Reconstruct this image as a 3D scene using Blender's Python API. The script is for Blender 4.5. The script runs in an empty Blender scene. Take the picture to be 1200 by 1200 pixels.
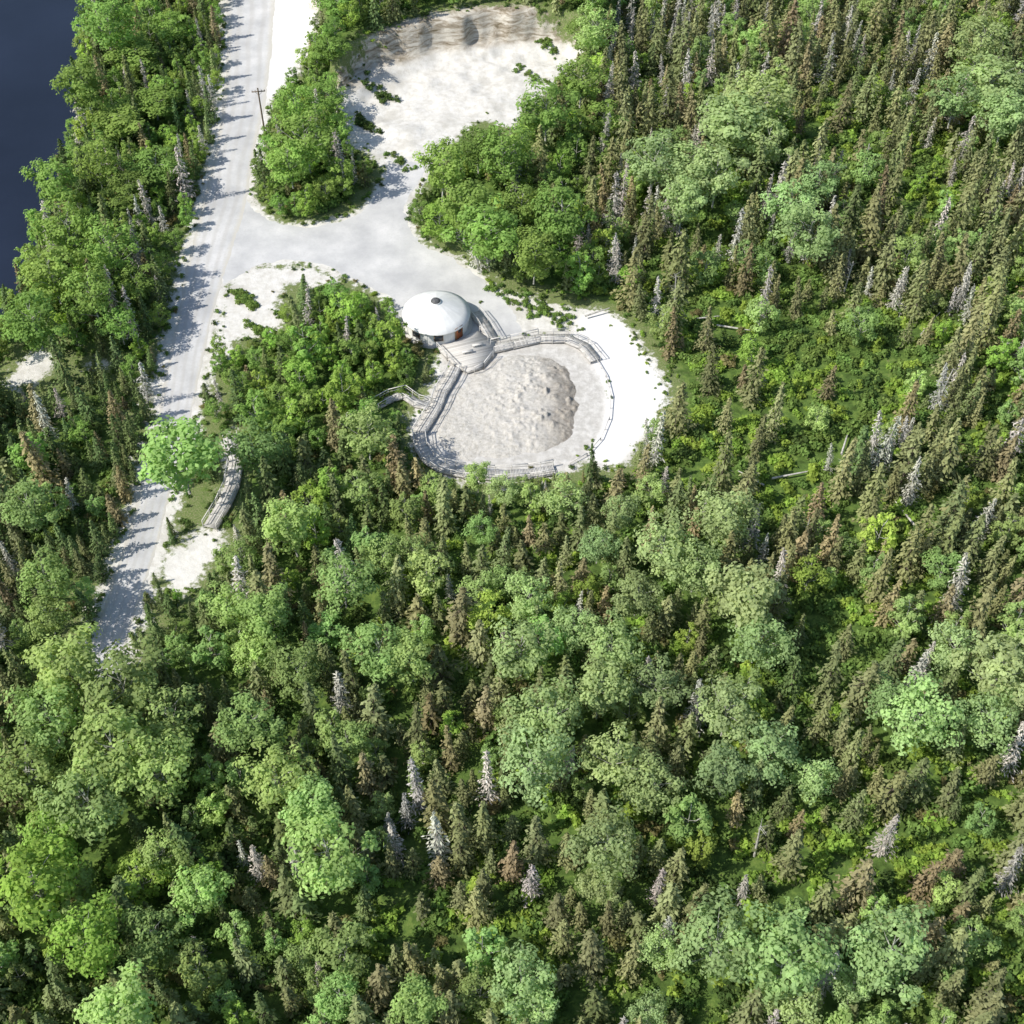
import bpy, math, random
import numpy as np
from mathutils import Vector
random.seed(7); rng=np.random.default_rng(7)
scene=bpy.context.scene
# ------------------------------------------------------------ survey frame (camera 130 m up)
H=130.0; F=1555.0; TH=math.radians(49.0)
ST,CT=math.sin(TH),math.cos(TH)
def G(u,v,z=0.0):
    a=(u-600)/F; b=-(v-600)/F
    dx=a; dy=CT+b*ST; dz=-ST+b*CT
    t=(H-z)/(-dz)
    return (dx*t,dy*t)
def P(x,y,z):
    zz=z-H
    dep=y*CT-zz*ST
    up=y*ST+zz*CT
    return 600+F*x/dep, 600-F*up/dep
def GP(pts,z=0.0): return np.array([G(p[0],p[1],p[2] if len(p)>2 else z) for p in pts])
# ------------------------------------------------------------ numpy helpers
def hash2(ix,iy,s):
    n=(ix.astype(np.int64)*374761393+iy.astype(np.int64)*668265263+s*1442695041)&0x7fffffff
    n=((n^(n>>13))*1274126177)&0x7fffffff
    return ((n^(n>>16))&0xffff)/65535.0
def vnoise(x,y,s=0):
    ix=np.floor(x);iy=np.floor(y);fx=x-ix;fy=y-iy
    fx=fx*fx*(3-2*fx);fy=fy*fy*(3-2*fy)
    a=hash2(ix,iy,s);b=hash2(ix+1,iy,s);c=hash2(ix,iy+1,s);d=hash2(ix+1,iy+1,s)
    return (a*(1-fx)+b*fx)*(1-fy)+(c*(1-fx)+d*fx)*fy
def fbm(x,y,s=0,o=4):
    r=0;a=.5
    for i in range(o):
        r=r+a*vnoise(x*2**i+17*i,y*2**i-9*i,s+i);a*=.5
    return r
def sd(poly,X,Y):
    """signed distance, positive inside"""
    X=np.asarray(X,float);Y=np.asarray(Y,float)
    d=np.full(X.shape,1e9);ins=np.zeros(X.shape,bool)
    n=len(poly)
    for i in range(n):
        x0,y0=poly[i];x1,y1=poly[(i+1)%n]
        ex,ey=x1-x0,y1-y0
        L=ex*ex+ey*ey+1e-9
        t=np.clip(((X-x0)*ex+(Y-y0)*ey)/L,0,1)
        d=np.minimum(d,(X-x0-t*ex)**2+(Y-y0-t*ey)**2)
        c=((y0>Y)!=(y1>Y))&(X<(x1-x0)*(Y-y0)/(y1-y0+1e-12)+x0)
        ins^=c
    d=np.sqrt(d)
    return np.where(ins,d,-d)
def sstep(a,b,x):
    t=np.clip((x-a)/(b-a),0,1);return t*t*(3-2*t)
def smooth(pts,closed=True,step=1.0,jit=0.0,seed=0):
    pts=np.array(pts,float);n=len(pts);out=[]
    rg=range(n) if closed else range(n-1)
    for i in rg:
        if closed: p0,p1,p2,p3=pts[(i-1)%n],pts[i],pts[(i+1)%n],pts[(i+2)%n]
        else: p0,p1,p2,p3=pts[max(i-1,0)],pts[i],pts[i+1],pts[min(i+2,n-1)]
        m=max(1,int(np.linalg.norm(p2-p1)/step))
        for k in range(m):
            t=k/m
            out.append(.5*((2*p1)+(-p0+p2)*t+(2*p0-5*p1+4*p2-p3)*t*t+(-p0+3*p1-3*p2+p3)*t**3))
    if not closed: out.append(pts[-1])
    out=np.array(out)
    if jit>0:
        r=np.random.default_rng(seed)
        out=out+r.normal(0,jit,out.shape)
    return out
# ------------------------------------------------------------ outlines
ROAD_L=[(268,-40),(266,0),(266,60),(263,110),(252,180),(238,240),(220,310),(209,370),(194,440),(184,500),(169,560),(153,620),(133,680),(110,750),(102,790)]
ROAD_R=[(325,-40),(322,0),(318,60),(312,110),(298,180),(288,240),(266,310),(250,370),(234,440),(222,500),(204,560),(190,620),(172,680),(149,750),(139,790)]
YARD=[(262,330),(300,310),(345,305),(390,315),(430,335),(460,350),(470,372),(500,385),(560,392),(606,392),(604,368),(572,335),(535,306),(495,288),(476,258),(480,230),(497,200),(482,190),(457,196),(452,215),(430,241),(400,259),(350,266),(310,256),(292,236),(280,225),(262,260)]
APRON=[(300,180),(300,150),(310,122),(338,95),(356,62),(372,30),(378,-30),(300,-30),(290,60),(285,120)]
PIT=[(398,122,0),(400,95,2),(408,68,6),(440,42,6),(490,24,6),(550,12,6),(620,12,6),(662,30,5),(676,62,1),(646,100,0),(612,125,0),(600,150,0),(585,143,0),(560,140,0),(530,165,0),(510,187,0),(500,205,0),(470,200,0),(440,184,0),(410,160,0)]
BANK=[(330,-60),(372,112),(405,142),(418,118),(448,96),(510,76),(590,66),(645,62),(680,70),(705,100),(790,-60)]
ARENA=[(487,512),(495,480),(515,440),(530,405),(580,396),(640,388),(682,395),(705,430),(716,470),(708,512),(690,535),(650,553),(580,562),(530,557),(500,538)]
WHITE=[(672,395),(688,366),(716,370),(742,395),(766,430),(779,457),(771,487),(747,517),(722,545),(700,541),(690,530),(705,500),(708,460),(695,430)]
BARE1=[(250,415),(258,370),(266,330),(300,315),(345,312),(400,325),(390,335),(340,335),(325,360),(330,385),(285,395),(268,415)]
RAMP=[(193,688),(200,655),(228,625),(252,618),(252,648),(236,672),(214,694)]
LEFTS=[(2,452),(18,428),(45,410),(66,418),(58,438),(30,452)]
LEFTS2=[(95,432),(110,418),(125,428),(112,440)]
YSAND=[(585,345),(600,340),(640,350),(690,365),(685,385),(640,392),(600,395)]
TRAIL=[(262,505),(276,503),(280,560),(262,600),(245,640),(232,640),(250,600),(262,560)]
polyW={k:smooth(GP(v),True,1.5) for k,v in dict(YARD=YARD,APRON=APRON,PIT=PIT,ARENA=ARENA,WHITE=WHITE,BARE1=BARE1,RAMP=RAMP,LEFTS=LEFTS,LEFTS2=LEFTS2,YSAND=YSAND,TRAIL=TRAIL).items()}
roadL=smooth(GP(ROAD_L),False,2.0);roadR=smooth(GP(ROAD_R),False,2.0)
polyW['ROAD']=np.vstack([GP(ROAD_L),GP(ROAD_R)[::-1]])
bankW=GP(BANK)
RIV=[(100,-60),(92,0),(80,120),(54,220),(14,330),(-50,450),(-200,640)]
rv=GP(RIV,-3.0)
riverW=np.vstack([[(-75,900)],[(rv[0][0],300)],rv,[(-230,-300)],[(-400,-300)],[(-400,900)]])
def height(X,Y):
    X=np.asarray(X,float);Y=np.asarray(Y,float)
    near=np.full(X.shape,-1e9)
    for k,p in polyW.items(): near=np.maximum(near,sd(p,X,Y))
    m=sstep(2.0,14.0,-near)
    h=(fbm(X/22,Y/22,3,3)-.45)*2.6*m
    bd=sd(bankW,X,Y)+5.0*(fbm(X/4.5,Y/4.5,9,3)-.47)
    h=h+(1.5*sstep(-2.5,3.0,bd)+4.8*sstep(2.4,4.8,bd))*sstep(330,260,Y)
    ip=sstep(.5,3,sd(polyW['PIT'],X,Y))*sstep(1,-2,bd)
    h=h+ip*((fbm(X/5,Y/5,12,4)-.5)*1.8)
    d=sd(riverW,X,Y)
    h=h*sstep(2,-12,d)-5.0*sstep(-8,2,d)
    return h
def hz(x,y): return float(height(np.array([x]),np.array([y]))[0])
# ------------------------------------------------------------ mesh builder
class MB:
    def __init__(s): s.v=[];s.f=[];s.m=[];s.t=[];s.n=0
    def add(s,v,f,mat=0,tint=0.5):
        v=np.asarray(v,float).reshape(-1,3);f=np.asarray(f,int).reshape(-1,4)
        s.v.append(v);s.f.append(f+s.n);s.n+=len(v)
        s.m.append(np.full(len(f),mat,int))
        t=np.asarray(tint,float)
        s.t.append(np.full(len(v),float(t)) if t.ndim==0 else t)
    def box(s,c,hx,hy,hzz,rot=0,mat=0,tint=.5):
        v=[]
        for z in(-1,1):
            for x,y in((-1,-1),(1,-1),(1,1),(-1,1)):
                X=x*hx;Y=y*hy
                v.append((c[0]+X*math.cos(rot)-Y*math.sin(rot),c[1]+X*math.sin(rot)+Y*math.cos(rot),c[2]+z*hzz))
        s.add(v,[(3,2,1,0),(4,5,6,7),(0,1,5,4),(1,2,6,5),(2,3,7,6),(3,0,4,7)],mat,tint)
    def beam(s,p0,p1,w,h,mat=0,tint=.5):
        p0=np.array(p0,float);p1=np.array(p1,float);d=p1-p0;L=np.linalg.norm(d)
        if L<1e-6:return
        d/=L;up=np.array((0,0,1.)) if abs(d[2])<.95 else np.array((0,1.,0))
        sx=np.cross(d,up);sx/=np.linalg.norm(sx);uz=np.cross(sx,d)
        v=[]
        for p in(p0,p1):
            for a,b in((-1,-1),(1,-1),(1,1),(-1,1)): v.append(p+sx*a*w/2+uz*b*h/2)
        s.add(v,[(0,1,2,3),(7,6,5,4),(0,4,5,1),(1,5,6,2),(2,6,7,3),(3,7,4,0)],mat,tint)
    def tube(s,pts,rad,seg=6,mat=0,tint=.5):
        pts=np.array(pts,float);n=len(pts);v=[]
        for i in range(n):
            d=pts[min(i+1,n-1)]-pts[max(i-1,0)];d/=np.linalg.norm(d)+1e-9
            up=np.array((1.,0,0)) if abs(d[0])<.8 else np.array((0,1.,0))
            a=np.cross(d,up);a/=np.linalg.norm(a);b=np.cross(d,a)
            for k in range(seg):
                an=2*math.pi*k/seg;v.append(pts[i]+rad[i]*(a*math.cos(an)+b*math.sin(an)))
        f=[]
        for i in range(n-1):
            for k in range(seg):
                k2=(k+1)%seg;f.append((i*seg+k,i*seg+k2,(i+1)*seg+k2,(i+1)*seg+k))
        s.add(v,f,mat,tint)
    def leaves(s,c,nrm,size,asp=.6,mat=1,tint=None,r=rng,tang=None):
        n=len(c);nrm=nrm/(np.linalg.norm(nrm,axis=1,keepdims=True)+1e-9)
        t=r.normal(size=(n,3)) if tang is None else tang
        a=np.cross(nrm,np.cross(t,nrm)) if tang is not None else np.cross(nrm,t)
        a/=np.linalg.norm(a,axis=1,keepdims=True)+1e-9
        b=np.cross(nrm,a)
        sz=np.broadcast_to(np.asarray(size,float),(n,))[:,None]
        v=np.empty((n,4,3))
        v[:,0]=c-a*sz;v[:,1]=c-b*sz*asp;v[:,2]=c+a*sz;v[:,3]=c+b*sz*asp
        tt=np.full(n,.5) if tint is None else tint
        s.add(v.reshape(-1,3),np.arange(n*4).reshape(n,4),mat,np.repeat(tt,4))
    def mesh(s,name,mats,smooth_=False):
        v=np.vstack(s.v);f=np.vstack(s.f);m=np.concatenate(s.m);t=np.concatenate(s.t)
        me=bpy.data.meshes.new(name)
        me.vertices.add(len(v));me.vertices.foreach_set('co',v.ravel())
        me.loops.add(f.size);me.loops.foreach_set('vertex_index',f.ravel())
        me.polygons.add(len(f));me.polygons.foreach_set('loop_start',np.arange(len(f))*4)
        me.polygons.foreach_set('material_index',m)
        me.update(calc_edges=True)
        at=me.attributes.new('tint','FLOAT','POINT');at.data.foreach_set('value',t)
        for mm in mats: me.materials.append(mm)
        if smooth_: me.shade_smooth()
        return me
def link(ob,parent=None):
    scene.collection.objects.link(ob)
    if parent: ob.parent=parent
    return ob
def obj(name,me,parent=None): return link(bpy.data.objects.new(name,me),parent)
# ------------------------------------------------------------ materials
def newmat(name):
    m=bpy.data.materials.new(name);m.use_nodes=True;nt=m.node_tree;nt.nodes.clear()
    return m,nt,nt.nodes,nt.links
def N(nt,t,**k):
    n=nt.nodes.new(t)
    for a,b in k.items(): setattr(n,a,b)
    return n
def noise(nt,scale,detail=4,rough=.6,vec=None,dist=0):
    n=N(nt,'ShaderNodeTexNoise');n.inputs['Scale'].default_value=scale;n.inputs['Detail'].default_value=detail
    n.inputs['Roughness'].default_value=rough;n.inputs['Distortion'].default_value=dist
    if vec is None:
        g=N(nt,'ShaderNodeNewGeometry');vec=g.outputs['Position']
    nt.links.new(vec,n.inputs['Vector']);return n.outputs['Fac']
def ramp(nt,fac,stops):
    r=N(nt,'ShaderNodeValToRGB');nt.links.new(fac,r.inputs[0])
    e=r.color_ramp.elements
    while len(e)<len(stops): e.new(.5)
    for i,(p,c) in enumerate(stops):
        e[i].position=p;e[i].color=(*c,1) if len(c)==3 else c
    return r.outputs[0]
def mix(nt,fac,a,b,mode='MIX'):
    m=N(nt,'ShaderNodeMix',data_type='RGBA',blend_type=mode)
    for s,x in((0,fac),(6,a),(7,b)):
        if hasattr(x,'is_linked') or hasattr(x,'links'): nt.links.new(x,m.inputs[s])
        else: m.inputs[s].default_value=x if s==0 else (*x,1)
    return m.outputs[2]
def mth(nt,op,a,b=None,c=None):
    m=N(nt,'ShaderNodeMath',operation=op)
    for i,x in enumerate((a,b,c)):
        if x is None: continue
        if isinstance(x,(int,float)): m.inputs[i].default_value=x
        else: nt.links.new(x,m.inputs[i])
    return m.outputs[0]
def maprange(nt,x,a,b,c=0,d=1):
    m=N(nt,'ShaderNodeMapRange',interpolation_type='SMOOTHSTEP')
    nt.links.new(x,m.inputs[0])
    for i,q in enumerate((a,b,c,d)): m.inputs[i+1].default_value=q
    return m.outputs[0]
def finish(nt,col,rough=.9,bump=None,bs=.3,bd=.1,spec=.2,metal=0):
    p=N(nt,'ShaderNodeBsdfPrincipled');o=N(nt,'ShaderNodeOutputMaterial')
    if hasattr(col,'links'): nt.links.new(col,p.inputs['Base Color'])
    else: p.inputs['Base Color'].default_value=(*col,1)
    p.inputs['Roughness'].default_value=rough;p.inputs['Specular IOR Level'].default_value=spec
    p.inputs['Metallic'].default_value=metal
    if bump is not None:
        b=N(nt,'ShaderNodeBump');b.inputs['Strength'].default_value=bs;b.inputs['Distance'].default_value=bd
        nt.links.new(bump,b.inputs['Height']);nt.links.new(b.outputs[0],p.inputs['Normal'])
    nt.links.new(p.outputs[0],o.inputs[0]);return p
def attr(nt,name):
    a=N(nt,'ShaderNodeAttribute',attribute_name=name);return a.outputs['Fac']
def foliage(name,transl=.35,dead=False,fixed=None):
    m,nt,no,li=newmat(name)
    oi=N(nt,'ShaderNodeObjectInfo');t=attr(nt,'tint')
    hs=N(nt,'ShaderNodeHueSaturation');hs.inputs['Saturation'].default_value=.93
    if fixed: hs.inputs['Color'].default_value=(*fixed,1)
    else: li.new(oi.outputs['Color'],hs.inputs['Color'])
    rnd=oi.outputs['Random']
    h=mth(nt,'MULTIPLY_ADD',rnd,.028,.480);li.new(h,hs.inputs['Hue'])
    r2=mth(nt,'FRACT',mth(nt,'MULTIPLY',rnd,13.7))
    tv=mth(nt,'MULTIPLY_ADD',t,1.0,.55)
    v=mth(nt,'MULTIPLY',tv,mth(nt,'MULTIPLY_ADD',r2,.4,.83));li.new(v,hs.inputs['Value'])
    d=N(nt,'ShaderNodeBsdfDiffuse');li.new(hs.outputs[0],d.inputs[0])
    tr=N(nt,'ShaderNodeBsdfTranslucent')
    tc=mix(nt,.0 if dead else .6,hs.outputs[0],(1.4,1.3,.5),'MULTIPLY');li.new(tc,tr.inputs[0])
    ms=N(nt,'ShaderNodeMixShader');ms.inputs[0].default_value=transl
    li.new(d.outputs[0],ms.inputs[1]);li.new(tr.outputs[0],ms.inputs[2])
    o=N(nt,'ShaderNodeOutputMaterial');li.new(ms.outputs[0],o.inputs[0]);return m
M_leaf=foliage('broad_leaves',.4);M_need=foliage('needles',.25);M_dead=foliage('dead_twigs',.1,True)
SHCOL=[(.17,.28,.06),(.27,.42,.055),(.08,.14,.035),(.25,.24,.09)]
M_sh=[foliage('shrub_leaves',.4,fixed=c) for c in SHCOL]
def simple(name,c0,c1,scale,rough=.85,bs=.3,bd=.02,spec=.2,det=5):
    m,nt,no,li=newmat(name)
    n=noise(nt,scale,det);finish(nt,ramp(nt,n,[(.35,c0),(.65,c1)]),rough,n,bs,bd,spec);return m
def objbark(name,c0,c1,sc):
    m,nt,no,li=newmat(name);tc=N(nt,'ShaderNodeTexCoord')
    n=noise(nt,sc,4,.6,tc.outputs['Object']);finish(nt,ramp(nt,n,[(.4,c0),(.6,c1)]),.9,n,.4,.02);return m
M_bark=objbark('spruce_bark',(.09,.07,.055),(.2,.17,.14),3)
M_birch=objbark('aspen_bark',(.2,.2,.17),(.55,.55,.48),2)
M_grey=objbark('dead_wood',(.34,.33,.29),(.58,.56,.51),3)
m,nt,no,li=newmat('weathered_wood')
n=noise(nt,6,5);t=attr(nt,'tint')
c=ramp(nt,mth(nt,'MULTIPLY_ADD',t,.6,mth(nt,'MULTIPLY',n,.4)),[(.2,(.36,.34,.31)),(.8,(.68,.66,.62))])
finish(nt,c,.85,n,.3,.02);M_wood=m
m,nt,no,li=newmat('white_canvas')
n=noise(nt,1.2,5);n2=noise(nt,.35,3)
tc=N(nt,'ShaderNodeTexCoord');sx=N(nt,'ShaderNodeSeparateXYZ');li.new(tc.outputs['Object'],sx.inputs[0])
an=mth(nt,'ARCTAN2',sx.outputs[1],sx.outputs[0])
sm=maprange(nt,mth(nt,'ABSOLUTE',mth(nt,'SINE',mth(nt,'MULTIPLY',an,8))),0,.09,1,0)
c=ramp(nt,n,[(.35,(.76,.76,.73)),(.65,(.84,.84,.81))])
c=mix(nt,mth(nt,'MULTIPLY',maprange(nt,n2,.45,.65),.3),c,(.66,.66,.62))
c=mix(nt,mth(nt,'MULTIPLY',sm,.3),c,(.5,.5,.48))
finish(nt,c,.6,n,.15,.03);M_canvas=m
M_glass=simple('window_glass',(.02,.025,.03),(.035,.04,.05),3,.15,.0,.0,.6)
M_door=simple('door_wood',(.22,.07,.03),(.32,.11,.05),5)
M_trim=simple('trim_wood',(.2,.13,.08),(.3,.2,.12),5)
M_pole=simple('pole_wood',(.16,.12,.09),(.26,.2,.15),4)
M_metal=simple('vent_metal',(.06,.06,.06),(.16,.16,.16),4,.5,.1)
# ground
m,nt,no,li=newmat('forest_ground')
g=N(nt,'ShaderNodeNewGeometry').outputs['Position']
nf=noise(nt,.9,6,.65,g);nff=noise(nt,5,5,.7,g);nlo=noise(nt,.16,4,.6,g)
floor=ramp(nt,nf,[(.3,(.05,.08,.02)),(.5,(.09,.15,.035)),(.62,(.15,.22,.05)),(.75,(.18,.16,.09))])
grass=ramp(nt,nff,[(.3,(.08,.13,.035)),(.5,(.16,.21,.07)),(.6,(.25,.24,.13)),(.72,(.42,.39,.3))])
sandc=ramp(nt,nf,[(.25,(.54,.51,.45)),(.5,(.68,.66,.61)),(.75,(.80,.78,.74))])
sandc=mix(nt,mth(nt,'MULTIPLY',maprange(nt,nff,.5,.75),.45),sandc,(.45,.42,.36))
sandc=mix(nt,mth(nt,'MULTIPLY',maprange(nt,nlo,.5,.66),.55),sandc,(.46,.44,.39))
aw=attr(nt,'white')
sandc=mix(nt,aw,sandc,mix(nt,maprange(nt,nff,.3,.7),(.76,.74,.70),(.86,.84,.81)))
ar=attr(nt,'arena')
sandc=mix(nt,ar,sandc,mix(nt,maprange(nt,nf,.35,.7),(.48,.46,.42),(.66,.64,.60)))
ab=attr(nt,'bank')
mp=N(nt,'ShaderNodeMapping');mp.inputs['Scale'].default_value=(.3,.22,1.3);li.new(g,mp.inputs[0])
nl=noise(nt,1.0,6,.7,mp.outputs[0],.8)
sandc=mix(nt,ab,sandc,ramp(nt,nl,[(.36,(.17,.14,.09)),(.46,(.36,.31,.24)),(.6,(.60,.56,.48))]))
sg=attr(nt,'grass');ss=attr(nt,'sand')
wob=mth(nt,'ADD',mth(nt,'MULTIPLY',mth(nt,'SUBTRACT',noise(nt,1.1,6,.75,g),.5),7.0),mth(nt,'MULTIPLY',mth(nt,'SUBTRACT',noise(nt,.3,3,.6,g),.5),5.0))
fg=maprange(nt,mth(nt,'ADD',sg,wob),-.9,.9)
fs=maprange(nt,mth(nt,'ADD',ss,wob),-.5,.7)
c=mix(nt,fg,floor,grass);c=mix(nt,fs,c,sandc)
finish(nt,c,.95,mth(nt,'ADD',nf,mth(nt,'MULTIPLY',nff,.4)),.5,.25,.1);M_ground=m
def gravel(name,tracks):
    m,nt,no,li=newmat(name);g=N(nt,'ShaderNodeNewGeometry').outputs['Position']
    a=noise(nt,.16,5,.6,g);b=noise(nt,3,5,.7,g);f=noise(nt,16,3,.7,g)
    c=ramp(nt,a,[(.35,(.46,.46,.46)),(.5,(.55,.548,.54)),(.68,(.67,.66,.645))])
    c=mix(nt,mth(nt,'MULTIPLY',maprange(nt,b,.45,.75),.35),c,(.42,.41,.38))
    c=mix(nt,mth(nt,'MULTIPLY',maprange(nt,f,.5,.75),.35),c,(.72,.71,.69))
    if tracks:
        uv=N(nt,'ShaderNodeUVMap');sx=N(nt,'ShaderNodeSeparateXYZ');li.new(uv.outputs[0],sx.inputs[0])
        x=mth(nt,'ADD',sx.outputs[0],mth(nt,'MULTIPLY',mth(nt,'SUBTRACT',noise(nt,.06,1,.5,g),.5),.25))
        s=mth(nt,'COSINE',mth(nt,'MULTIPLY',mth(nt,'SUBTRACT',x,.5),6.2832*4))
        mp=N(nt,'ShaderNodeMapping');mp.inputs['Scale'].default_value=(16,.02,1);li.new(uv.outputs[0],mp.inputs[0])
        st=noise(nt,1.0,3,.5,mp.outputs[0])
        c=mix(nt,mth(nt,'MULTIPLY',maprange(nt,mth(nt,'ADD',s,mth(nt,'ADD',mth(nt,'MULTIPLY',st,1.2),mth(nt,'MULTIPLY',b,.8))),.5,2.2),.32),c,(.42,.40,.36))
        e=mth(nt,'ABSOLUTE',mth(nt,'SUBTRACT',sx.outputs[0],.5))
        c=mix(nt,mth(nt,'MULTIPLY',maprange(nt,mth(nt,'ADD',e,mth(nt,'MULTIPLY',b,.3)),.50,.64),.8),c,(.58,.55,.48))
    finish(nt,c,.95,mth(nt,'ADD',b,f),.35,.06,.1);return m
M_road=gravel('gravel_road_mat',True);M_yard=gravel('gravel_yard_mat',False)
m,nt,no,li=newmat('river_water');g=N(nt,'ShaderNodeNewGeometry').outputs['Position']
n=noise(nt,.8,4,.6,g);finish(nt,ramp(nt,noise(nt,.05,3,.5,g),[(.3,(.010,.014,.025)),(.7,(.016,.022,.04))]),.15,n,.12,.15,.35);M_water=m
m,nt,no,li=newmat('mound_sand');g=N(nt,'ShaderNodeNewGeometry').outputs['Position']
n=noise(nt,2.2,6,.7,g);n2=noise(nt,9,4,.7,g)
c=ramp(nt,n,[(.3,(.46,.43,.37)),(.5,(.64,.61,.55)),(.7,(.76,.73,.68))]);c=mix(nt,mth(nt,'MULTIPLY',maprange(nt,n2,.5,.72),.4),c,(.40,.36,.3))
c=mix(nt,mth(nt,'MULTIPLY',attr(nt,'tint'),.85),c,ramp(nt,n,[(.35,(.22,.19,.155)),(.65,(.40,.36,.30))]))  # tint blends to a darker brown, painting in the mound's shaded side
finish(nt,c,.95,mth(nt,'ADD',n,n2),.8,.2,.1);M_mound=m
# ------------------------------------------------------------ ground sheet
def axis(lo,hi,st,far):
    d=np.arange(lo,hi+.01,st)
    a=[];p=lo;x=st
    while p>-far: x*=1.5;p-=x;a.append(p)
    b=[];p=hi;x=st
    while p<far: x*=1.5;p+=x;b.append(p)
    return np.concatenate([a[::-1],d,b])
xs=axis(-115,120,.6,5000);ys=axis(28,275,.6,5000)
X,Y=np.meshgrid(xs,ys);nx,ny=len(xs),len(ys)
Z=height(X,Y)
idx=np.arange(nx*ny).reshape(ny,nx)
f=np.stack([idx[:-1,:-1],idx[:-1,1:],idx[1:,1:],idx[1:,:-1]],-1).reshape(-1,4)
b=MB();b.add(np.stack([X,Y,Z],-1).reshape(-1,3),f)
me=b.mesh('ground',[M_ground],True)
Xf,Yf=X.ravel(),Y.ravel()
S={k:sd(p,Xf,Yf) for k,p in polyW.items()}
sand=np.full(Xf.shape,-20.)
for k,o in dict(ROAD=1.6,YARD=1.0,APRON=1.0,PIT=.6,ARENA=0.9,WHITE=.6,BARE1=-.1,RAMP=.5,LEFTS=0,LEFTS2=-.3,YSAND=-.3,TRAIL=-.3).items(): sand=np.maximum(sand,S[k]+o)
grassv=np.full(Xf.shape,-20.)
for k,o in dict(ROAD=5,YARD=4,APRON=3,PIT=3,ARENA=3,WHITE=3,BARE1=3,RAMP=3,LEFTS=4,LEFTS2=3,YSAND=3,TRAIL=2).items(): grassv=np.maximum(grassv,S[k]+o)
sb=sd(bankW,Xf,Yf)
for nme,val in dict(sand=np.clip(sand,-6,6),grass=np.clip(grassv,-6,6),white=np.maximum.reduce([sstep(-.8,.6,S['WHITE']),sstep(-.5,1,S['APRON'])*.8,sstep(-.5,.5,S['RAMP'])*.3]),
                    arena=sstep(-.5,.5,S['ARENA'])*(1-sstep(-.8,.6,S['WHITE'])),bank=sstep(.5,3,sb+5.0*(fbm(Xf/4.5,Yf/4.5,9,3)-.47))).items():
    at=me.attributes.new(nme,'FLOAT','POINT');at.data.foreach_set('value',np.asarray(val,float))
obj('ground',me)
b=MB();b.add([(-420,-320,-3),(-20,-320,-3),(-20,900,-3),(-420,900,-3)],[(0,1,2,3)])
obj('river_water',b.mesh('river_water',[M_water]))
def resamp(p,k):
    d=np.concatenate([[0],np.cumsum(np.linalg.norm(np.diff(p,axis=0),axis=1))]);s=np.linspace(0,d[-1],k)
    return np.stack([np.interp(s,d,p[:,0]),np.interp(s,d,p[:,1])],-1)
K=500;A=resamp(roadL,K);B=resamp(roadR,K)
def ej(s): return (fbm(np.arange(K)/24.,np.full(K,s*3.),s,2)-.4)*1.0+(fbm(np.arange(K)/3.,np.full(K,s*9.),s+3,2)-.4)*.9
ja=ej(5);jb=ej(6)
dirn=(B-A)/np.linalg.norm(B-A,axis=1,keepdims=True)
cols=11;v=[];uv=[]
dist=np.concatenate([[0],np.cumsum(np.linalg.norm(np.diff(A,axis=0),axis=1))])
for i in range(K):
    for j in range(cols):
        t=j/(cols-1)
        off=ja[i] if j==0 else (jb[i] if j==cols-1 else 0)
        p=A[i]*(1-t)+B[i]*t+dirn[i]*off*.6
        z=.012+.05*math.sin(math.pi*t)
        v.append((p[0],p[1],z));uv.append((t,dist[i]))
idx=np.arange(K*cols).reshape(K,cols)
f=np.stack([idx[:-1,:-1],idx[1:,:-1],idx[1:,1:],idx[:-1,1:]],-1).reshape(-1,4)
f=f[:,::-1]
b=MB();b.add(v,f);me=b.mesh('gravel_road',[M_road],True)
ul=me.uv_layers.new(name='UVMap');li_=np.zeros(len(me.loops),int);me.loops.foreach_get('vertex_index',li_)
ul.data.foreach_set('uv',np.array(uv)[li_].ravel())
obj('gravel_road',me)
import bmesh
def sheet(name,poly,z,mat,seed=1,jit=.12):
    pts=smooth(poly,True,.6,jit,seed)
    pts=pts+(np.stack([fbm(pts[:,0]/2.5,pts[:,1]/2.5,71,2),fbm(pts[:,0]/2.5,pts[:,1]/2.5,72,2)],-1)-.38)*1.6
    bm=bmesh.new();vs=[bm.verts.new((x,y,z)) for x,y in pts]
    es=[bm.edges.new((vs[i],vs[(i+1)%len(vs)])) for i in range(len(vs))]
    bmesh.ops.triangle_fill(bm,edges=es,use_beauty=True,normal=(0,0,1))
    for fc in bm.faces:
        if fc.normal.z<0: fc.normal_flip()
    me=bpy.data.meshes.new(name);bm.to_mesh(me);me.materials.append(mat);return obj(name,me)
sheet('gravel_yard',GP(YARD),.008,M_yard,2,.12)
# ------------------------------------------------------------ sand mound
MP=smooth(GP([(507,520),(512,480),(540,440),(580,418),(625,412),(662,425),(680,460),(676,500),(650,528),(600,538),(540,540)]),True,1.)
x0,x1=MP[:,0].min()-1,MP[:,0].max()+1;y0,y1=MP[:,1].min()-1,MP[:,1].max()+1
gx=np.arange(x0,x1,.16);gy=np.arange(y0,y1,.16);X,Y=np.meshgrid(gx,gy)
s=sd(MP,X,Y)+(fbm(X/2,Y/2,21)-.47)*1.6
hx,hy=G(640,472)
big=np.exp(-(((X-hx)/6.5)**2+((Y-hy)/8.5)**2))
Zm=-.12+sstep(-.2,1.2,s)*.16+sstep(0,6,s)*.2+.5*big*sstep(0,4,s)
lump=np.maximum(0,fbm(X/.8,Y/.8,41,3)-.47)*1.8*(.12+1.1*big)
Zm+=sstep(0,1.5,s)*((fbm(X/2.2,Y/2.2,31,4)-.45)*(.4+.5*big)+lump)
idx=np.arange(X.size).reshape(X.shape)
f=np.stack([idx[:-1,:-1],idx[:-1,1:],idx[1:,1:],idx[1:,:-1]],-1).reshape(-1,4)
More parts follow.
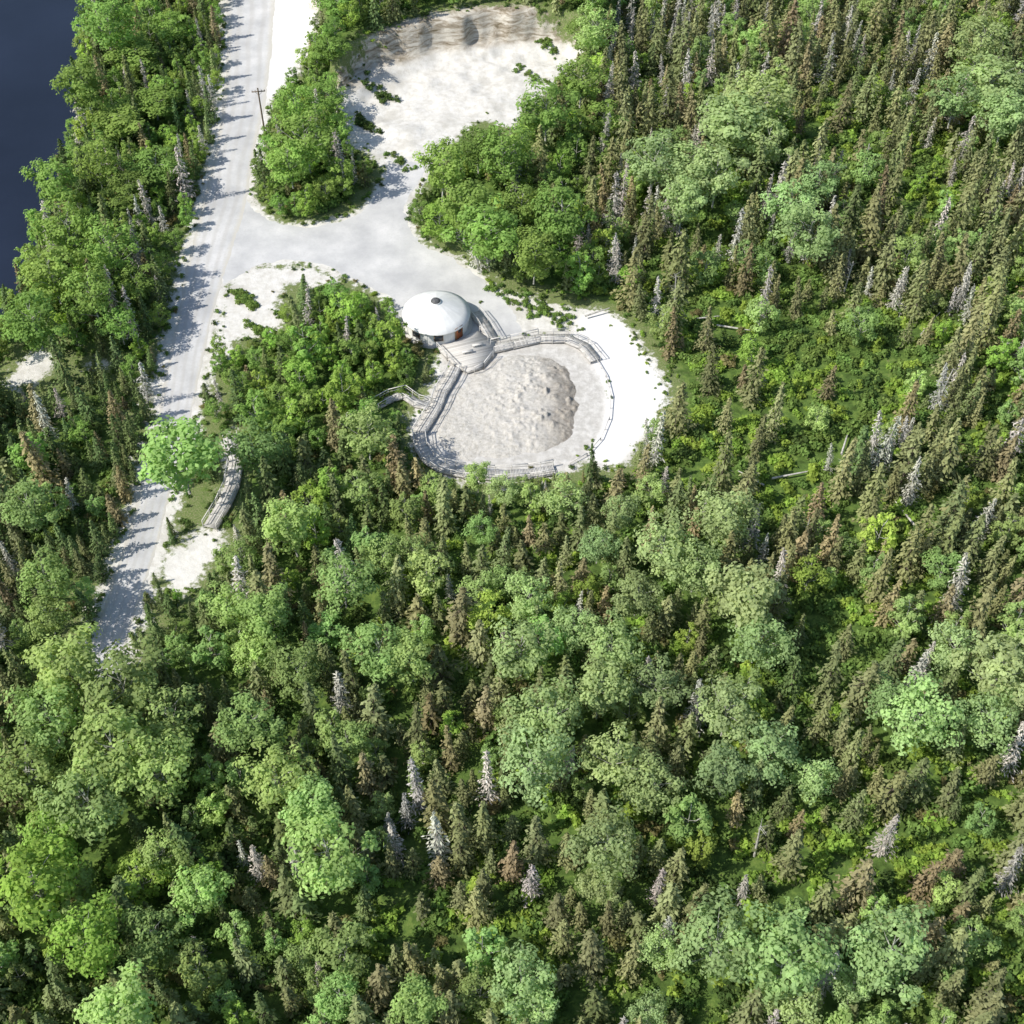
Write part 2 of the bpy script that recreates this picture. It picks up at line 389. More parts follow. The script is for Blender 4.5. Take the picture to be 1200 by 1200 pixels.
tn=np.clip(sstep(0,7,(X-hx)+3+4*(fbm(X/1.5,Y/1.5,61)-.5)),0,1)  # mask for the painted shade over the mound's right half
b=MB();b.add(np.stack([X,Y,Zm],-1).reshape(-1,3),f,0,tn.ravel());obj('sand_mound',b.mesh('sand_mound',[M_mound],True))
# ------------------------------------------------------------ yurt
yx,yy=G(512,381)
yr=bpy.data.objects.new('yurt',None);link(yr);yr.location=(yx,yy,0)
def ring(b,prof,seg,mat,ripple=0,ribs=0):
    v=[]
    for i,(r,z) in enumerate(prof):
        for k in range(seg):
            a=2*math.pi*k/seg
            zz=z
            if ribs and 0<i<len(prof)-1: zz=z-ripple*(0 if k%(seg//ribs)==0 else 1)
            v.append((r*math.cos(a),r*math.sin(a),zz))
    f=[]
    for i in range(len(prof)-1):
        for k in range(seg):
            k2=(k+1)%seg;f.append((i*seg+k,i*seg+k2,(i+1)*seg+k2,(i+1)*seg+k))
    b.add(v,f,mat)
b=MB();ring(b,[(5.25,0),(5.25,.42),(0.02,.425)],64,0);obj('platform',b.mesh('platform',[M_wood]),yr)
b=MB();ring(b,[(4.72,.43),(4.75,1.3),(4.72,2.5)],72,0)
for k in range(24):
    a=2*math.pi*k/24;b.box((4.76*math.cos(a),4.76*math.sin(a),1.46),.02,.03,1.02,a,0)
obj('wall',b.mesh('wall',[M_canvas]),yr)
b=MB();prof=[(4.72,2.40),(5.02,2.33),(5.02,2.46),(4.0,3.02),(3.0,3.52),(2.0,3.98),(1.2,4.3),(.75,4.46)]
ring(b,prof,96,0,.03,16)
obj('roof',b.mesh('roof',[M_canvas],True),yr)
b=MB();ring(b,[(.8,4.42),(.8,4.6),(.72,4.62)],32,0);obj('vent_ring',b.mesh('vent_ring',[M_canvas]),yr)
b=MB();ring(b,[(.7,4.6),(.6,4.78),(.35,4.9),(.02,4.95)],32,0);obj('skylight',b.mesh('skylight',[M_metal],True),yr)
def panel(name,ang,z,w,h,mat,off,parent=yr):
    a=math.radians(ang);b=MB();b.box((off*math.cos(a),off*math.sin(a),z),.04,w/2,h/2,a,0);obj(name,b.mesh(name,[mat]),parent)
for i,a in enumerate((-126,-84,160,100,30)):
    panel('window_frame_%d'%i,a,1.6,1.35,1.1,M_trim,4.78);panel('window_%d'%i,a,1.6,1.15,.9,M_glass,4.84)
panel('door_frame',-45,1.5,1.5,2.15,M_trim,4.79);panel('door',-45,1.47,1.1,1.95,M_door,4.86);panel('door_window',-45,1.95,.5,.55,M_glass,4.91)
# ------------------------------------------------------------ boardwalks and decks
wd=MB()
rr_=random.Random(3)
RL=((1.0,.045,.12),(.55,.07,.03))
def walk(px,w=1.7,z=.45,rails=(1,1),b=wd):
    pts=[np.array((*G(u,v,z),z)) for u,v in px]
    off=[]
    n=len(pts)
    for i in range(n):
        d=np.zeros(3)
        if i>0: q=pts[i]-pts[i-1];d+=q/np.linalg.norm(q)
        if i<n-1: q=pts[i+1]-pts[i];d+=q/np.linalg.norm(q)
        d/=np.linalg.norm(d);nn=np.array((-d[1],d[0],0))
        k=1.0
        if 0<i<n-1:
            q=pts[i]-pts[i-1];q/=np.linalg.norm(q);k=1/max(.6,abs(q@d))
        off.append(nn*w/2*k)
    L=[p+o for p,o in zip(pts,off)];R=[p-o for p,o in zip(pts,off)]
    for i in range(n-1):
        ln=np.linalg.norm(pts[i+1]-pts[i]);m=max(1,int(ln/.2))
        for k in range(m):
            t0=(k+.04)/m;t1=(k+.96)/m
            a0=L[i]*(1-t0)+L[i+1]*t0;a1=L[i]*(1-t1)+L[i+1]*t1;c0=R[i]*(1-t0)+R[i+1]*t0;c1=R[i]*(1-t1)+R[i+1]*t1
            dz=np.array((0,0,.04))
            b.add([c0-dz,c1-dz,a1-dz,a0-dz,c0,c1,a1,a0],[(3,2,1,0),(4,5,6,7),(0,1,5,4),(1,2,6,5),(2,3,7,6),(3,0,4,7)],0,rr_.uniform(.25,.95))
        for S_ in (L,R):
            b.beam(S_[i]-(0,0,.14),S_[i+1]-(0,0,.14),.05,.2,0,.3)
    for on,S_ in zip(rails,(L,R)):
        if not on: continue
        for i in range(n-1):
            p,q=S_[i],S_[i+1];ln=np.linalg.norm(q-p);m=max(1,int(round(ln/1.8)))
            for k in range(m+(1 if i==n-2 else 0)):
                c=p*(1-k/m)+q*(k/m);b.beam((c[0],c[1],-.3),(c[0],c[1],z+.97),.09,.09,0,.7)
            for zz,hh,ww in RL:
                b.beam(p+(0,0,zz),q+(0,0,zz),ww,hh,0,rr_.uniform(.75,1))
    return L,R
def deck(px,z,b=wd):
    poly=GP(px,z)
    ang=0.35;ca,sa=math.cos(ang),math.sin(ang)
    q=np.array([(x*ca+y*sa,-x*sa+y*ca) for x,y in poly])
    ylo,yhi=q[:,1].min(),q[:,1].max();y=ylo+.07
    while y<yhi-.05:
        xsn=[]
        for i in range(len(q)):
            a,c=q[i],q[(i+1)%len(q)]
            if (a[1]>y)!=(c[1]>y): xsn.append(a[0]+(y-a[1])/(c[1]-a[1])*(c[0]-a[0]))
        xsn.sort()
        for j in range(0,len(xsn)-1,2):
            u0,u1=xsn[j],xsn[j+1]
            b.beam((u0*ca-y*sa,u0*sa+y*ca,z),(u1*ca-y*sa,u1*sa+y*ca,z),.135,.05,0,rr_.uniform(.25,.95))
        y+=.15
    for i in range(len(poly)):
        a=poly[i];c=poly[(i+1)%len(poly)];b.beam((*a,z-.16),(*c,z-.16),.06,.22,0,.3)
def rail(px,z,b=wd,hh_=1.0,rl=RL):
    pts=[np.array((*G(u,v,z),z)) for u,v in px]
    for i in range(len(pts)-1):
        p,q=pts[i],pts[i+1];m=max(1,int(round(np.linalg.norm(q-p)/2.2)))
        for k in range(m+1):
            c=p*(1-k/m)+q*(k/m);b.beam((c[0],c[1],-.2),(c[0],c[1],z+hh_-.03),.09,.09,0,.7)
        for zz,hh,ww in rl: b.beam(p+(0,0,zz),q+(0,0,zz),ww,hh,0,rr_.uniform(.75,1))
deck([(512,407),(532,401),(551,391),(560,388),(580,400),(579,414),(566,430),(548,436),(536,430),(524,420)],.5)
rail([(512,407),(524,420),(532,428)],.5);rail([(556,436),(567,431),(578,417)],.5);rail([(562,388),(572,394)],.5)
for (u,v) in ((548,412),(560,404)):
    x,y=G(u,v,.9);wd.beam((x-.8,y-.2,.95),(x+.8,y+.25,.95),.4,.06,0,.8)
    for s_ in(-.6,.6): wd.beam((x+s_,y+s_*.28,.5),(x+s_,y+s_*.28,.93),.1,.1,0,.5)
obj('yurt_deck',wd.mesh('yurt_deck',[M_wood]))
wd=MB()
walk([(534,430),(527,444),(517,460),(510,478),(500,494),(491,508),(493,524),(502,538),(518,548),(545,554),(580,557),(620,555),(650,550)],b=wd)
obj('wooden_boardwalk',wd.mesh('wooden_boardwalk',[M_wood]))
wd=MB()
walk([(577,408),(600,403),(632,396),(664,396),(684,405),(698,422)],b=wd);obj('wooden_boardwalk',wd.mesh('wooden_boardwalk',[M_wood]))
wd=MB();walk([(503,476),(488,472),(474,462),(458,466),(440,476),(425,490),(408,494)],1.4,b=wd);obj('wooden_boardwalk',wd.mesh('wooden_boardwalk',[M_wood]))
wd=MB();walk([(556,366),(566,378),(578,398)],1.6,b=wd);obj('entry_ramp',wd.mesh('entry_ramp',[M_wood]))
wd=MB();walk([(270,512),(277,540),(272,570),(262,592),(246,618)],1.9,b=wd);obj('wooden_boardwalk',wd.mesh('wooden_boardwalk',[M_wood]))
wd=MB();rail([(698,422),(710,442),(716,466),(714,492),(704,516),(688,534),(668,545)],.0,b=wd,hh_=.55,rl=((.5,.09,.09),));obj('wooden_fence',wd.mesh('wooden_fence',[M_wood]))
# utility pole
b=MB();px,py=G(312,166);b.tube([(0,0,-.5),(0,0,10.2)],[.17,.12],8,0);b.beam((-1.1,.0,9.5),(1.1,.35,9.5),.12,.14)
b.beam((-.6,.15,9.45),(0,.15,8.8),.04,.04);b.beam((.6,.15,9.45),(0,.15,8.8),.04,.04)
for q in(-1,-.5,.5,1): b.tube([(q,.16*q+.17,9.57),(q,.16*q+.17,9.8)],[.05,.05],6,0)
o=obj('utility_pole',b.mesh('utility_pole',[M_pole]));o.location=(px,py,0)
# ------------------------------------------------------------ tree models
def spruce(seed,h,r,dead=False,fill=1.0):
    g=np.random.default_rng(seed);b=MB()
    bend=g.normal(0,.02*h,2)
    ax=lambda z:np.array((bend[0]*(z/h)**2,bend[1]*(z/h)**2,z))
    b.tube([ax(z) for z in np.linspace(-.4,h,6)],np.linspace(.013*h,.015,6),6,0)
    C=[];Nn=[];Sz=[];T=[];Tn=[]
    z=.07*h if not dead else .12*h
    lob=g.uniform(0,6.28,4)
    while z<h*.985:
        k=1-z/h
        env=r*(k**.72)*(1-.35*max(0,(k-.8)/.2))*(1+.16*math.sin(z*1.9+lob[2])+.1*math.sin(z*4.3+lob[3]))
        nb=int((4+5*k)*(1 if not dead else .9))
        a0=g.uniform(0,6.28)
        for j in range(nb):
            a=a0+6.283*j/nb+g.normal(0,.3)
            L=env*g.uniform(.6,1.15)*(1+.2*math.sin(2*a+lob[0]+z*.7)+.1*math.sin(5*z/h*3+lob[1]+a))+.06
            if dead and g.random()<.15: continue
            droop=.3*L*g.uniform(.3,1.5)
            d=np.array((math.cos(a),math.sin(a),0))
            p0=ax(z+g.normal(0,.12));m=max(3,int(L/.22))
            if L>.5 and (dead or g.random()<.2):
                b.tube([p0,p0+d*L*.5-np.array((0,0,droop*.6)),p0+d*L*.95-np.array((0,0,droop*.9))],[.035,.02,.01],3,0)
            for q in range(m):
                t=(q+g.uniform(0,1))/m
                if t<.3 and k>.2: continue
                w=.4*L*(1-t*.7)
                side=g.uniform(-1,1)*w
                zz=-droop*(t**.8)+.12*droop*(t**4)
                C.append(p0+d*L*t+np.array((-d[1],d[0],0))*side+np.array((0,0,zz-abs(side)*.3+g.normal(0,.09))))
                Nn.append(np.array((d[0]*.8,d[1]*.8,.75))+g.normal(0,.45,3))
                Tn.append(d+np.array((-d[1],d[0],0))*side*1.2+np.array((0,0,-.35))+g.normal(0,.4,3))
                Sz.append(g.uniform(.19,.34)*(1 if not dead else .8))
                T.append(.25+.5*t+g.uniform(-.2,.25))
        z+=.22+.14*k
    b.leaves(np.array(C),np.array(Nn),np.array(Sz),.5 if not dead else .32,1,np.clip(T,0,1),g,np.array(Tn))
    return b.mesh('spruce_model',[M_bark if not dead else M_grey,M_need if not dead else M_dead])
def broad(seed,h,r,low=.35,nl=62,ncl=42,ls=.2):
    g=np.random.default_rng(seed);b=MB()
    bend=g.normal(0,.03*h,2)
    ax=lambda z:np.array((bend[0]*(z/h)**1.5,bend[1]*(z/h)**1.5,z))
    b.tube([ax(z) for z in np.linspace(-.4,h*.9,7)],np.linspace(.014*h,.02,7),7,0)
    cz=h*(low+1)/2;rz=h*(1-low)/2
    C=[]
    tries=0
    sec=g.uniform(0,6.28)
    while len(C)<ncl and tries<3000:
        tries+=1
        u=g.normal(size=3);u/=np.linalg.norm(u);q=g.uniform(.35,1)**.6
        w=1-.25*max(0,-u[2])
        lump=1+.22*math.sin(3*math.atan2(u[1],u[0])+sec)+.12*math.sin(5*u[2]+sec)
        p=np.array((u[0]*r*q*w*lump,u[1]*r*q*w*lump,cz+u[2]*rz*q))+ax(cz)*(1,1,0)
        cr=g.uniform(.12,.28)*r
        if all(np.linalg.norm(p-c[0])>.6*(cr+c[1]) for c in C): C.append((p,cr))
    for p,cr in C:
        if g.random()<.5:
            z0=max(h*.2,min(h*.8,p[2]-np.linalg.norm(p[:2])*.8));m=(ax(z0)+p)/2+g.normal(0,.1,3)
            b.tube([ax(z0),m,p],[.008*h*.6,.035,.012],4,0)
    for p,cr in C:
        n=int(nl*(cr/(.22*r))**2)
        u=g.normal(size=(n,3));u/=np.linalg.norm(u,axis=1,keepdims=True)
        u[:,2]=np.where(u[:,2]<-.35,-u[:,2],u[:,2])
        rad=cr*g.uniform(.5,1.4,n)[:,None]
        c=p+u*rad*np.array((1.1,1.1,.9))
        out=(p-ax(cz));out/=np.linalg.norm(out)+1e-6
        nrm=u*.9+out*.5+np.array((0,0,.5))+g.normal(0,.4,(n,3))
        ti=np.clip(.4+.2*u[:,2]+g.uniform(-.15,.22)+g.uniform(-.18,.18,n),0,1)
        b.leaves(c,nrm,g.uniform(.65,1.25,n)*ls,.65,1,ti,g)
    return b.mesh('broadleaf_model',[M_birch,M_leaf])
def shrub(seed,mat,r=1.,n=140,ls=.155):
    g=np.random.default_rng(seed);b=MB()
    for k in range(9):
        a=g.uniform(0,6.28);q=g.uniform(0,.65);p=np.array((math.cos(a)*q,math.sin(a)*q,g.uniform(.15,.6)))*r
        if k<3: b.tube([(0,0,-.1),p*.6,p],[.03,.02,.01],3,0)
        m=n//9;u=g.normal(size=(m,3));u/=np.linalg.norm(u,axis=1,keepdims=True);u[:,2]=np.abs(u[:,2])*.9-.1
        c=p+u*g.uniform(.2,.42,m)[:,None]*r
        b.leaves(c,u+np.array((0,0,.5))+g.normal(0,.5,(m,3)),g.uniform(.7,1.3,m)*ls,.6,1,np.clip(.5+g.uniform(-.25,.25)+g.uniform(-.15,.15,m),0,1),g)
    return b.mesh('shrub_model',[M_bark,mat])
def snag(seed,h):
    g=np.random.default_rng(seed);b=MB();l=g.normal(0,.05*h,2)
    ax=lambda z:np.array((l[0]*z/h,l[1]*z/h,z))
    b.tube([ax(z) for z in np.linspace(-.3,h,6)],np.linspace(.18,.07,6),6,0)
    for k in range(9):
        z=g.uniform(.35,.97)*h;a=g.uniform(0,6.28);L=g.uniform(.4,1.3)
        b.tube([ax(z),ax(z)+np.array((math.cos(a)*L,math.sin(a)*L,L*.4))],[.04,.012],4,0)
    return b.mesh('snag_model',[M_grey])
SP=[(spruce(100+i,10,w),10,w) for i,w in enumerate((1.6,1.9,1.5,2.15,1.75,2.0))]
SPS=[(spruce(120+i,5,w),5,w) for i,w in enumerate((1.15,1.4))]
DD=[(spruce(140+i,9,w,True),9,w) for i,w in enumerate((1.4,1.7,1.2))]
BL=[(broad(200+i,11,w,lo,62,n_),11,w) for i,(w,lo,n_) in enumerate(((3.1,.4,50),(3.5,.38,56),(2.7,.45,46),(3.0,.33,52),(3.3,.5,48)))]
BM=[(broad(220+i,6.5,w,.15,50,36,.17),6.5,w) for i,w in enumerate((1.9,2.2,1.7))]
# ------------------------------------------------------------ placement
KEEP=[ [(-300,-80),(70,-80),(70,20),(62,110),(36,210),(3,310),(-60,440),(-300,440)],
 [(270,-80),(270,60),(266,115),(254,180),(239,240),(222,310),(212,370),(197,440),(187,500),(172,560),(156,620),(136,680),(112,745),(118,775),(135,770),(152,735),(172,680),(190,620),(203,565),(222,505),(235,445),(250,390),(262,345),(300,318),(345,312),(395,322),(440,342),(470,345),(470,400),(512,415),(512,440),(490,500),(490,545),(560,562),(640,556),(690,538),(722,545),(745,517),(770,485),(778,455),(762,425),(740,393),(715,370),(690,368),(676,388),(620,385),(598,350),(572,328),(535,300),(497,282),(480,255),(488,220),(515,192),(560,148),(600,155),(615,128),(645,100),(668,68),(660,38),(620,18),(550,18),(490,32),(440,50),(412,75),(405,120),(412,155),(438,185),(430,235),(400,255),(350,262),(310,252),(296,232),(294,200),(302,160),(308,125),(335,95),(348,62),(364,30),(370,-80)],
 [(196,682),(202,655),(235,622),(252,620),(250,648),(230,674),(212,688)],
 [(240,618),(258,590),(268,565),(282,572),(268,600),(255,625)],
 [(8,450),(20,430),(45,412),(62,418),(55,438),(30,450)],
 [(440,480),(450,460),(475,452),(505,462),(505,490),(480,485),(465,478)],
 [(262,412),(258,370),(266,335),(335,318),(335,345),(322,375),(290,392)],
 [(262,522),(264,504),(276,504),(274,522)]]
KEEP=[np.array(k,float) for k in KEEP]
def clear_ok(x,y,z,h,r):
    us=[];vs=[]
    for t,w in((.0,.0),(.25,.55),(.5,.55),(.75,.35),(1.,0)):
        for s in(-1,1) if w else (0,):
            u,v=P(x+s*w*r,y,z+h*t);us.append(u);vs.append(v)
    us=np.array(us);vs=np.array(vs)
    for k in KEEP:
        if us.max()<k[:,0].min() or us.min()>k[:,0].max() or vs.max()<k[:,1].min() or vs.min()>k[:,1].max(): continue
        if (sd(k,us,vs)>0).any(): return False
    return True
cell={}
def can(x,y,r):
    cx,cy=int(x//4),int(y//4)
    for i in range(cx-2,cx+3):
        for j in range(cy-2,cy+3):
            for (a,b_,c) in cell.get((i,j),()):
                if (a-x)**2+(b_-y)**2<(r+c)**2: return False
    return True
def put(x,y,r): cell.setdefault((int(x//4),int(y//4)),[]).append((x,y,r))
cnt={}
def place(kind,name,x,y,z,s,col,sz=1.0):
    o=bpy.data.objects.new(name,kind[0]);scene.collection.objects.link(o)
    o.location=(x,y,z);o.rotation_euler=(random.gauss(0,.035),random.gauss(0,.035),random.uniform(0,6.28))
    o.scale=(s*sz,s*sz,s);o.color=(*col,1);cnt[name]=cnt.get(name,0)+1
def jc(c,a=.12):
    k=random.uniform(1-a,1+a);return tuple(max(.005,q*k*random.uniform(.95,1.05)) for q in c)
C_ASP=(.29,.43,.13);C_ASPB=(.32,.45,.175);C_GRN=(.22,.36,.075);C_BRT=(.28,.44,.07)
C_SPO=(.225,.245,.105);C_SPG=(.13,.195,.065);C_DEAD=(.44,.42,.36)
ASP=[(215,545,44),(300,525,32),(430,510,30),(345,620,30),(400,680,36),(450,650,26),(490,650,22),(320,720,30),(270,705,28),(285,655,20),
(440,760,36),(482,775,26),(350,790,36),(292,850,36),(405,865,26),(330,910,40),(365,950,32),(90,790,40),(150,800,46),(205,835,40),(130,880,46),(60,850,40),(35,905,46),(190,905,40),(100,945,42),
(620,700,28),(610,765,36),(660,590,24),(670,740,26),(720,765,32),(745,700,26),(780,640,36),(840,605,36),(815,665,32),(868,700,42),(885,750,38),
(640,840,42),(628,900,42),(700,815,32),(770,805,32),(722,890,36),(772,915,36),(850,905,30),(900,870,36),(950,910,28),(850,835,36),(700,990,40),(705,1040,26),
(1080,840,46),(1120,760,32),(1180,785,46),(1160,845,36),(1040,820,32),(835,1100,46),(920,1125,52),(1050,1115,46),(770,1110,26),(610,1150,36),(560,1165,32),(635,1185,30),(760,1185,22),
(385,1000,46),(230,1045,32),(110,1100,46),(185,1090,36),(40,1040,46),(150,1185,42),(490,1180,30),(400,1165,26),(700,640,24),(730,600,22),(560,620,20),(590,570,20),(930,1180,30),(1000,1150,26),
(850,150,40),(812,195,38),(885,120,40),(800,235,26),(840,210,30),(950,265,38),(765,190,30),(1165,95,40),(1145,60,32),(1180,140,30),(930,235,28),(900,165,26),(960,220,24),
(540,245,30),(572,275,36),(515,205,26),(592,185,34),(640,130,30),(655,250,32),(625,300,26),(560,175,26),(680,90,28),(700,40,26),(610,240,26),
(345,130,26),(360,170,32),(385,110,24),(340,190,26),(400,40,26),(388,75,20),
(200,30,24),(160,60,32),(120,30,32),(180,120,30),(140,145,34),(100,100,28),(185,195,26),(150,220,30),(110,190,30),(85,270,34),(60,320,34),(130,290,34),(160,330,24),(40,380,32),(110,350,30),(60,220,24),(30,590,30),(60,680,32),(55,720,26),(140,385,20),
(60,980,36),(190,1000,30),(1120,120,26),(300,760,24),(560,560,14)]
for (u,v,r) in ASP:
    k=random.choice(BL);zc=7.6
    for it in range(8):
        x,y=G(u,v,zc);ppm=F/(y*CT-(zc-H)*ST)
        R=r/ppm*.95;s=R/k[2]
        hs=max(min(s,1.25),.62)
        if u<240 and v<430 and u>130: hs=min(hs,.7)
        if 330<u<440 and v<125: hs=min(hs,.6)
        zc=k[1]*hs*.68
    z=hz(x,y)
    col=C_GRN if (u<420 and v<420) or (480<u<700 and v<330) else (C_ASPB if u>560 and v>560 or u>740 else C_ASP)
    if u<80 and v>950 or (u<140 and v>1080): col=C_BRT
    place(k,'aspen_tree' ,x,y,z-.1,hs*random.uniform(.95,1.1),jc(col),R/k[2]/hs*1.05)
    put(x,y,R*.62)
SPARSE=[np.array(p,float) for p in ([(770,440),(830,390),(900,330),(1000,340),(1060,430),(1010,560),(930,620),(880,650),(800,590),(745,560)],
  [(930,690),(1100,690),(1130,790),(960,810)],[(870,970),(1120,970),(1100,1030),(960,1050),(860,1020)],[(430,1040),(520,1030),(560,1110),(450,1120)],[(800,250),(870,250),(860,420),(780,400)],[(1030,170),(1100,160),(1120,280),(1060,300)])]
ROADP=polyW['ROAD']
NC=24000
cand=np.stack([rng.uniform(-125,125,NC),rng.uniform(38,262,NC)],-1)
cu,cv=P(cand[:,0],cand[:,1],np.zeros(NC))
hh=height(cand[:,0],cand[:,1]);rd=-sd(ROADP,cand[:,0],cand[:,1])
allsd=np.max([sd(polyW[k],cand[:,0],cand[:,1]) for k in polyW],axis=0)
lowf=fbm(cand[:,0]/16,cand[:,1]/16,77,3);dn=fbm(cand[:,0]/10,cand[:,1]/10,88,3)
spc=np.max([sd(k,cu,cv) for k in SPARSE],axis=0)
total=0
for i in range(NC):
    x,y=cand[i];u,v=cu[i],cv[i]
    if u<-110 or u>1310 or v<-70 or v>1330 or hh[i]<-2.3 or allsd[i]>-1.0: continue
    if spc[i]>0 and random.random()<.86: continue
    right=u>700 and v<650
    pb=.14+.5*max(0,lowf[i]-.50)*4
    if u<260 and v<430: pb=.6
    elif u<200 and v<760: pb=.12
    elif 250<u<500 and 310<v<530: pb=.8
    elif 290<u<440 and v<270: pb=.8
    elif 470<u<710 and v<350: pb=.65
    elif right: pb=.16
    elif u<480 and v>560: pb=.35
    if right and dn[i]<.45 and random.random()<.8: continue
    if v>650 and u>450 and dn[i]<.38 and random.random()<.7: continue
    q=random.random()
    if q<pb:
        k=random.choice(BM);s=random.uniform(.65,1.3);rad=k[2]*s
        if rd[i]<9: s=min(s,.7)
        name='birch_tree';col=C_GRN if u<720 and v<560 else C_ASP
        if random.random()<.2: col=C_BRT
        sep=.66*rad;sz=1
    elif q>(.86 if right else .955) :
        k=random.choice(DD);s=random.uniform(.6,1.25);name='dead_spruce_tree';col=C_DEAD;sep=.5*k[2]*s;sz=1
    else:
        name='spruce_tree'
        if random.random()<.2: k=random.choice(SPS);s=random.uniform(.6,1.4)
        else: k=random.choice(SP);s=random.uniform(.55,1.15)*(1.12 if right else .98)
        if rd[i]<12: s*=.7
        w=min(1,max(0,(u-250)/500)) if v<650 else min(1,max(.35,(u-50)/500))
        w=min(1,max(0,w+random.gauss(0,.35)))
        col=tuple(a*(1-w)+b_*w for a,b_ in zip(C_SPG,C_SPO));sep=.66*k[2]*s;sz=random.uniform(.95,1.3)
        if random.random()<.10: col=(.27,.24,.12)
    h=k[1]*s;r=k[2]*s
    if not can(x,y,sep): continue
    if not clear_ok(x,y,hh[i],h,r):
        s*=.5;h*=.5;r*=.5
        if random.random()<.4 or not clear_ok(x,y,hh[i],h,r): continue
    place(k,name,x,y,hh[i]-.1,s,jc(col,.18),sz);put(x,y,sep);total+=1
for (u,v,h) in ((757,541,9),(691,575,8.5)):
    x,y=G(u,v);place(DD[2] if u>700 else SP[2],'dead_spruce_tree' if u>700 else 'spruce_tree',x,y,0,h/9.5,C_DEAD if u>700 else C_SPG,.8)
for i,(u,v,h) in enumerate(((988,345,7),(791,355,6),(828,400,5),(1022,845,8),(985,560,5),(1100,470,6),(940,640,5),(885,1000,6),(470,700,6),(1010,210,7))):
    x,y=G(u,v);o=obj('dead_tree_snag',snag(500+i,h));o.location=(x,y,hz(x,y))
print('TREES',cnt)
# ------------------------------------------------------------ undergrowth (instanced on faces)
def instancer(name,pts,sizes,child_mesh):
    g=np.random.default_rng(len(pts));b=MB()
    P3=np.array(pts);a=g.uniform(0,6.28,len(P3));s=np.array(sizes)/2
    v=np.empty((len(P3),4,3))
    for q in range(4):
        an=a+q*math.pi/2
        v[:,q,0]=P3[:,0]+np.cos(an)*s*1.414;v[:,q,1]=P3[:,1]+np.sin(an)*s*1.414;v[:,q,2]=P3[:,2]+g.normal(0,.06,len(P3))*s
    b.add(v.reshape(-1,3),np.arange(len(P3)*4).reshape(-1,4))
    par=obj(name,b.mesh(name,[M_leaf]));par.instance_type='FACES';par.use_instance_faces_scale=True
    par.show_instancer_for_render=False;par.show_instancer_for_viewport=False
    obj('leaf_clump',child_mesh,par)
NU=22000
ux=rng.uniform(-120,122,NU);uy=rng.uniform(40,262,NU)
pu,pv=P(ux,uy,np.zeros(NU));uh=height(ux,uy)
hard=np.maximum(sd(polyW['ROAD'],ux,uy),sd(polyW['YARD'],ux,uy))
us=np.max([sd(polyW[k],ux,uy) for k in polyW],axis=0);n1=fbm(ux/9,uy/9,55,3);dnu=fbm(ux/10,uy/10,88,3)
spz=np.max([sd(k,pu,pv) for k in SPARSE],axis=0)>-12
groups={k:([],[]) for k in range(4)}
for i in range(NU):
    if not(-60<pu[i]<1260 and -50<pv[i]<1270) or uh[i]<-2.6: continue
    s=random.uniform(.8,2.0)
    if us[i]>1.6 or hard[i]>-.2: continue
    right=pu[i]>700 and pv[i]<650
    gap=spz[i] or dnu[i]<.44
    if us[i]>-.3:
        if random.random()<.55: continue
        s*=.28
    elif us[i]>-3.5: 
        if random.random()<.15: continue
        s*=.42
    elif not gap and not right:
        if random.random()<.65: continue
    if spz[i] and random.random()<.7: g_=1 if n1[i]>.42 else 0
    elif (right or (gap and pu[i]>400)) and random.random()<.4: g_=1
    elif random.random()<.07: g_=3
    elif random.random()<.25: g_=2
    else: g_=0
    groups[g_][0].append((ux[i],uy[i],uh[i]));groups[g_][1].append(s)
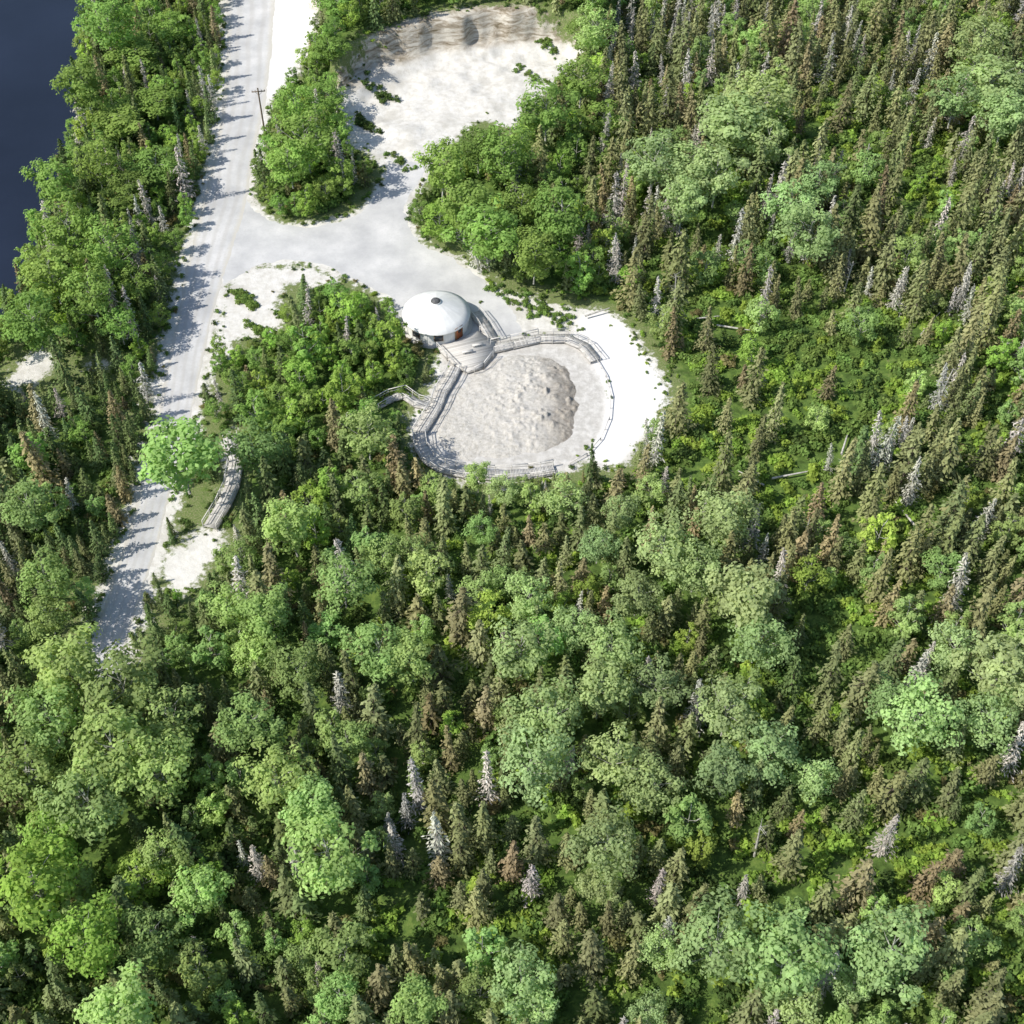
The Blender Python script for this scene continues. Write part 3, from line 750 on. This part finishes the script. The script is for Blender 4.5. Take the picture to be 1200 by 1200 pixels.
for (u,v,n_,r_,gi) in ((447,112,30,14,2),(430,146,30,11,2),(470,190,14,14,0),(615,85,14,14,0),(330,370,8,8,0),(285,350,40,12,0),(590,350,14,20,0),(640,365,45,25,0),(420,200,14,12,0),(640,60,14,12,0),(300,385,20,12,0)):
    for _ in range(n_):
        q=random.gauss(0,r_*.7)
        a,b_=u+q,v+q*.45+random.gauss(0,r_*.25);x,y=G(a,b_);groups[gi][0].append((x,y,hz(x,y)));groups[gi][1].append(random.uniform(.4,1.1))
for k in range(4):
    instancer('undergrowth_shrubs',groups[k][0],groups[k][1],shrub(300+k,M_sh[k]))
print('SHRUBS',[len(groups[k][0]) for k in groups],'trees',total)
b=MB()
for (u,v,a,L) in ((930,557,.2,6),(990,520,1.2,5),(860,380,-.3,5),(820,370,.1,6),(1090,380,.9,6),(700,365,.4,4),(410,990,1.0,5),(1060,600,2.0,5),(985,330,1.57,4),(880,560,2.5,4)):
    x,y=G(u,v,.8);z=hz(x,y)+.7;d=np.array((math.cos(a),math.sin(a),.06))*L/2;c=np.array((x,y,z));b.tube([c-d,c,c+d],[.16,.13,.07],7,0)
obj('fallen_logs',b.mesh('fallen_logs',[M_grey]))
# ------------------------------------------------------------ light
EL=math.radians(46);sdir=np.array((-1.0,-.35));sdir/=np.linalg.norm(sdir)
S3=Vector((sdir[0]*math.cos(EL),sdir[1]*math.cos(EL),math.sin(EL)))
sun=bpy.data.lights.new('sun','SUN');sun.energy=5.0;sun.angle=math.radians(.6);sun.color=(1,.955,.88)
so=bpy.data.objects.new('sun',sun);link(so);so.rotation_euler=(-S3).to_track_quat('-Z','Y').to_euler();so.location=(-60,60,90)
w=bpy.data.worlds.new('World');scene.world=w;w.use_nodes=True;nt=w.node_tree
bg=nt.nodes['Background'];sk=nt.nodes.new('ShaderNodeTexSky');sk.sky_type='NISHITA';sk.sun_disc=False
sk.sun_elevation=EL;sk.sun_rotation=math.atan2(S3.x,S3.y)
nt.links.new(sk.outputs[0],bg.inputs[0]);bg.inputs[1].default_value=.15
scene.view_settings.view_transform='Standard';scene.view_settings.look='None';scene.view_settings.exposure=0
cam=bpy.data.cameras.new('camera');cam.sensor_width=36;cam.lens=36*F/1200;cam.clip_end=12000;cam.clip_start=.5
co=bpy.data.objects.new('camera',cam);link(co);co.location=(0,0,H);co.rotation_euler=(math.radians(90)-TH,0,0)
scene.camera=co
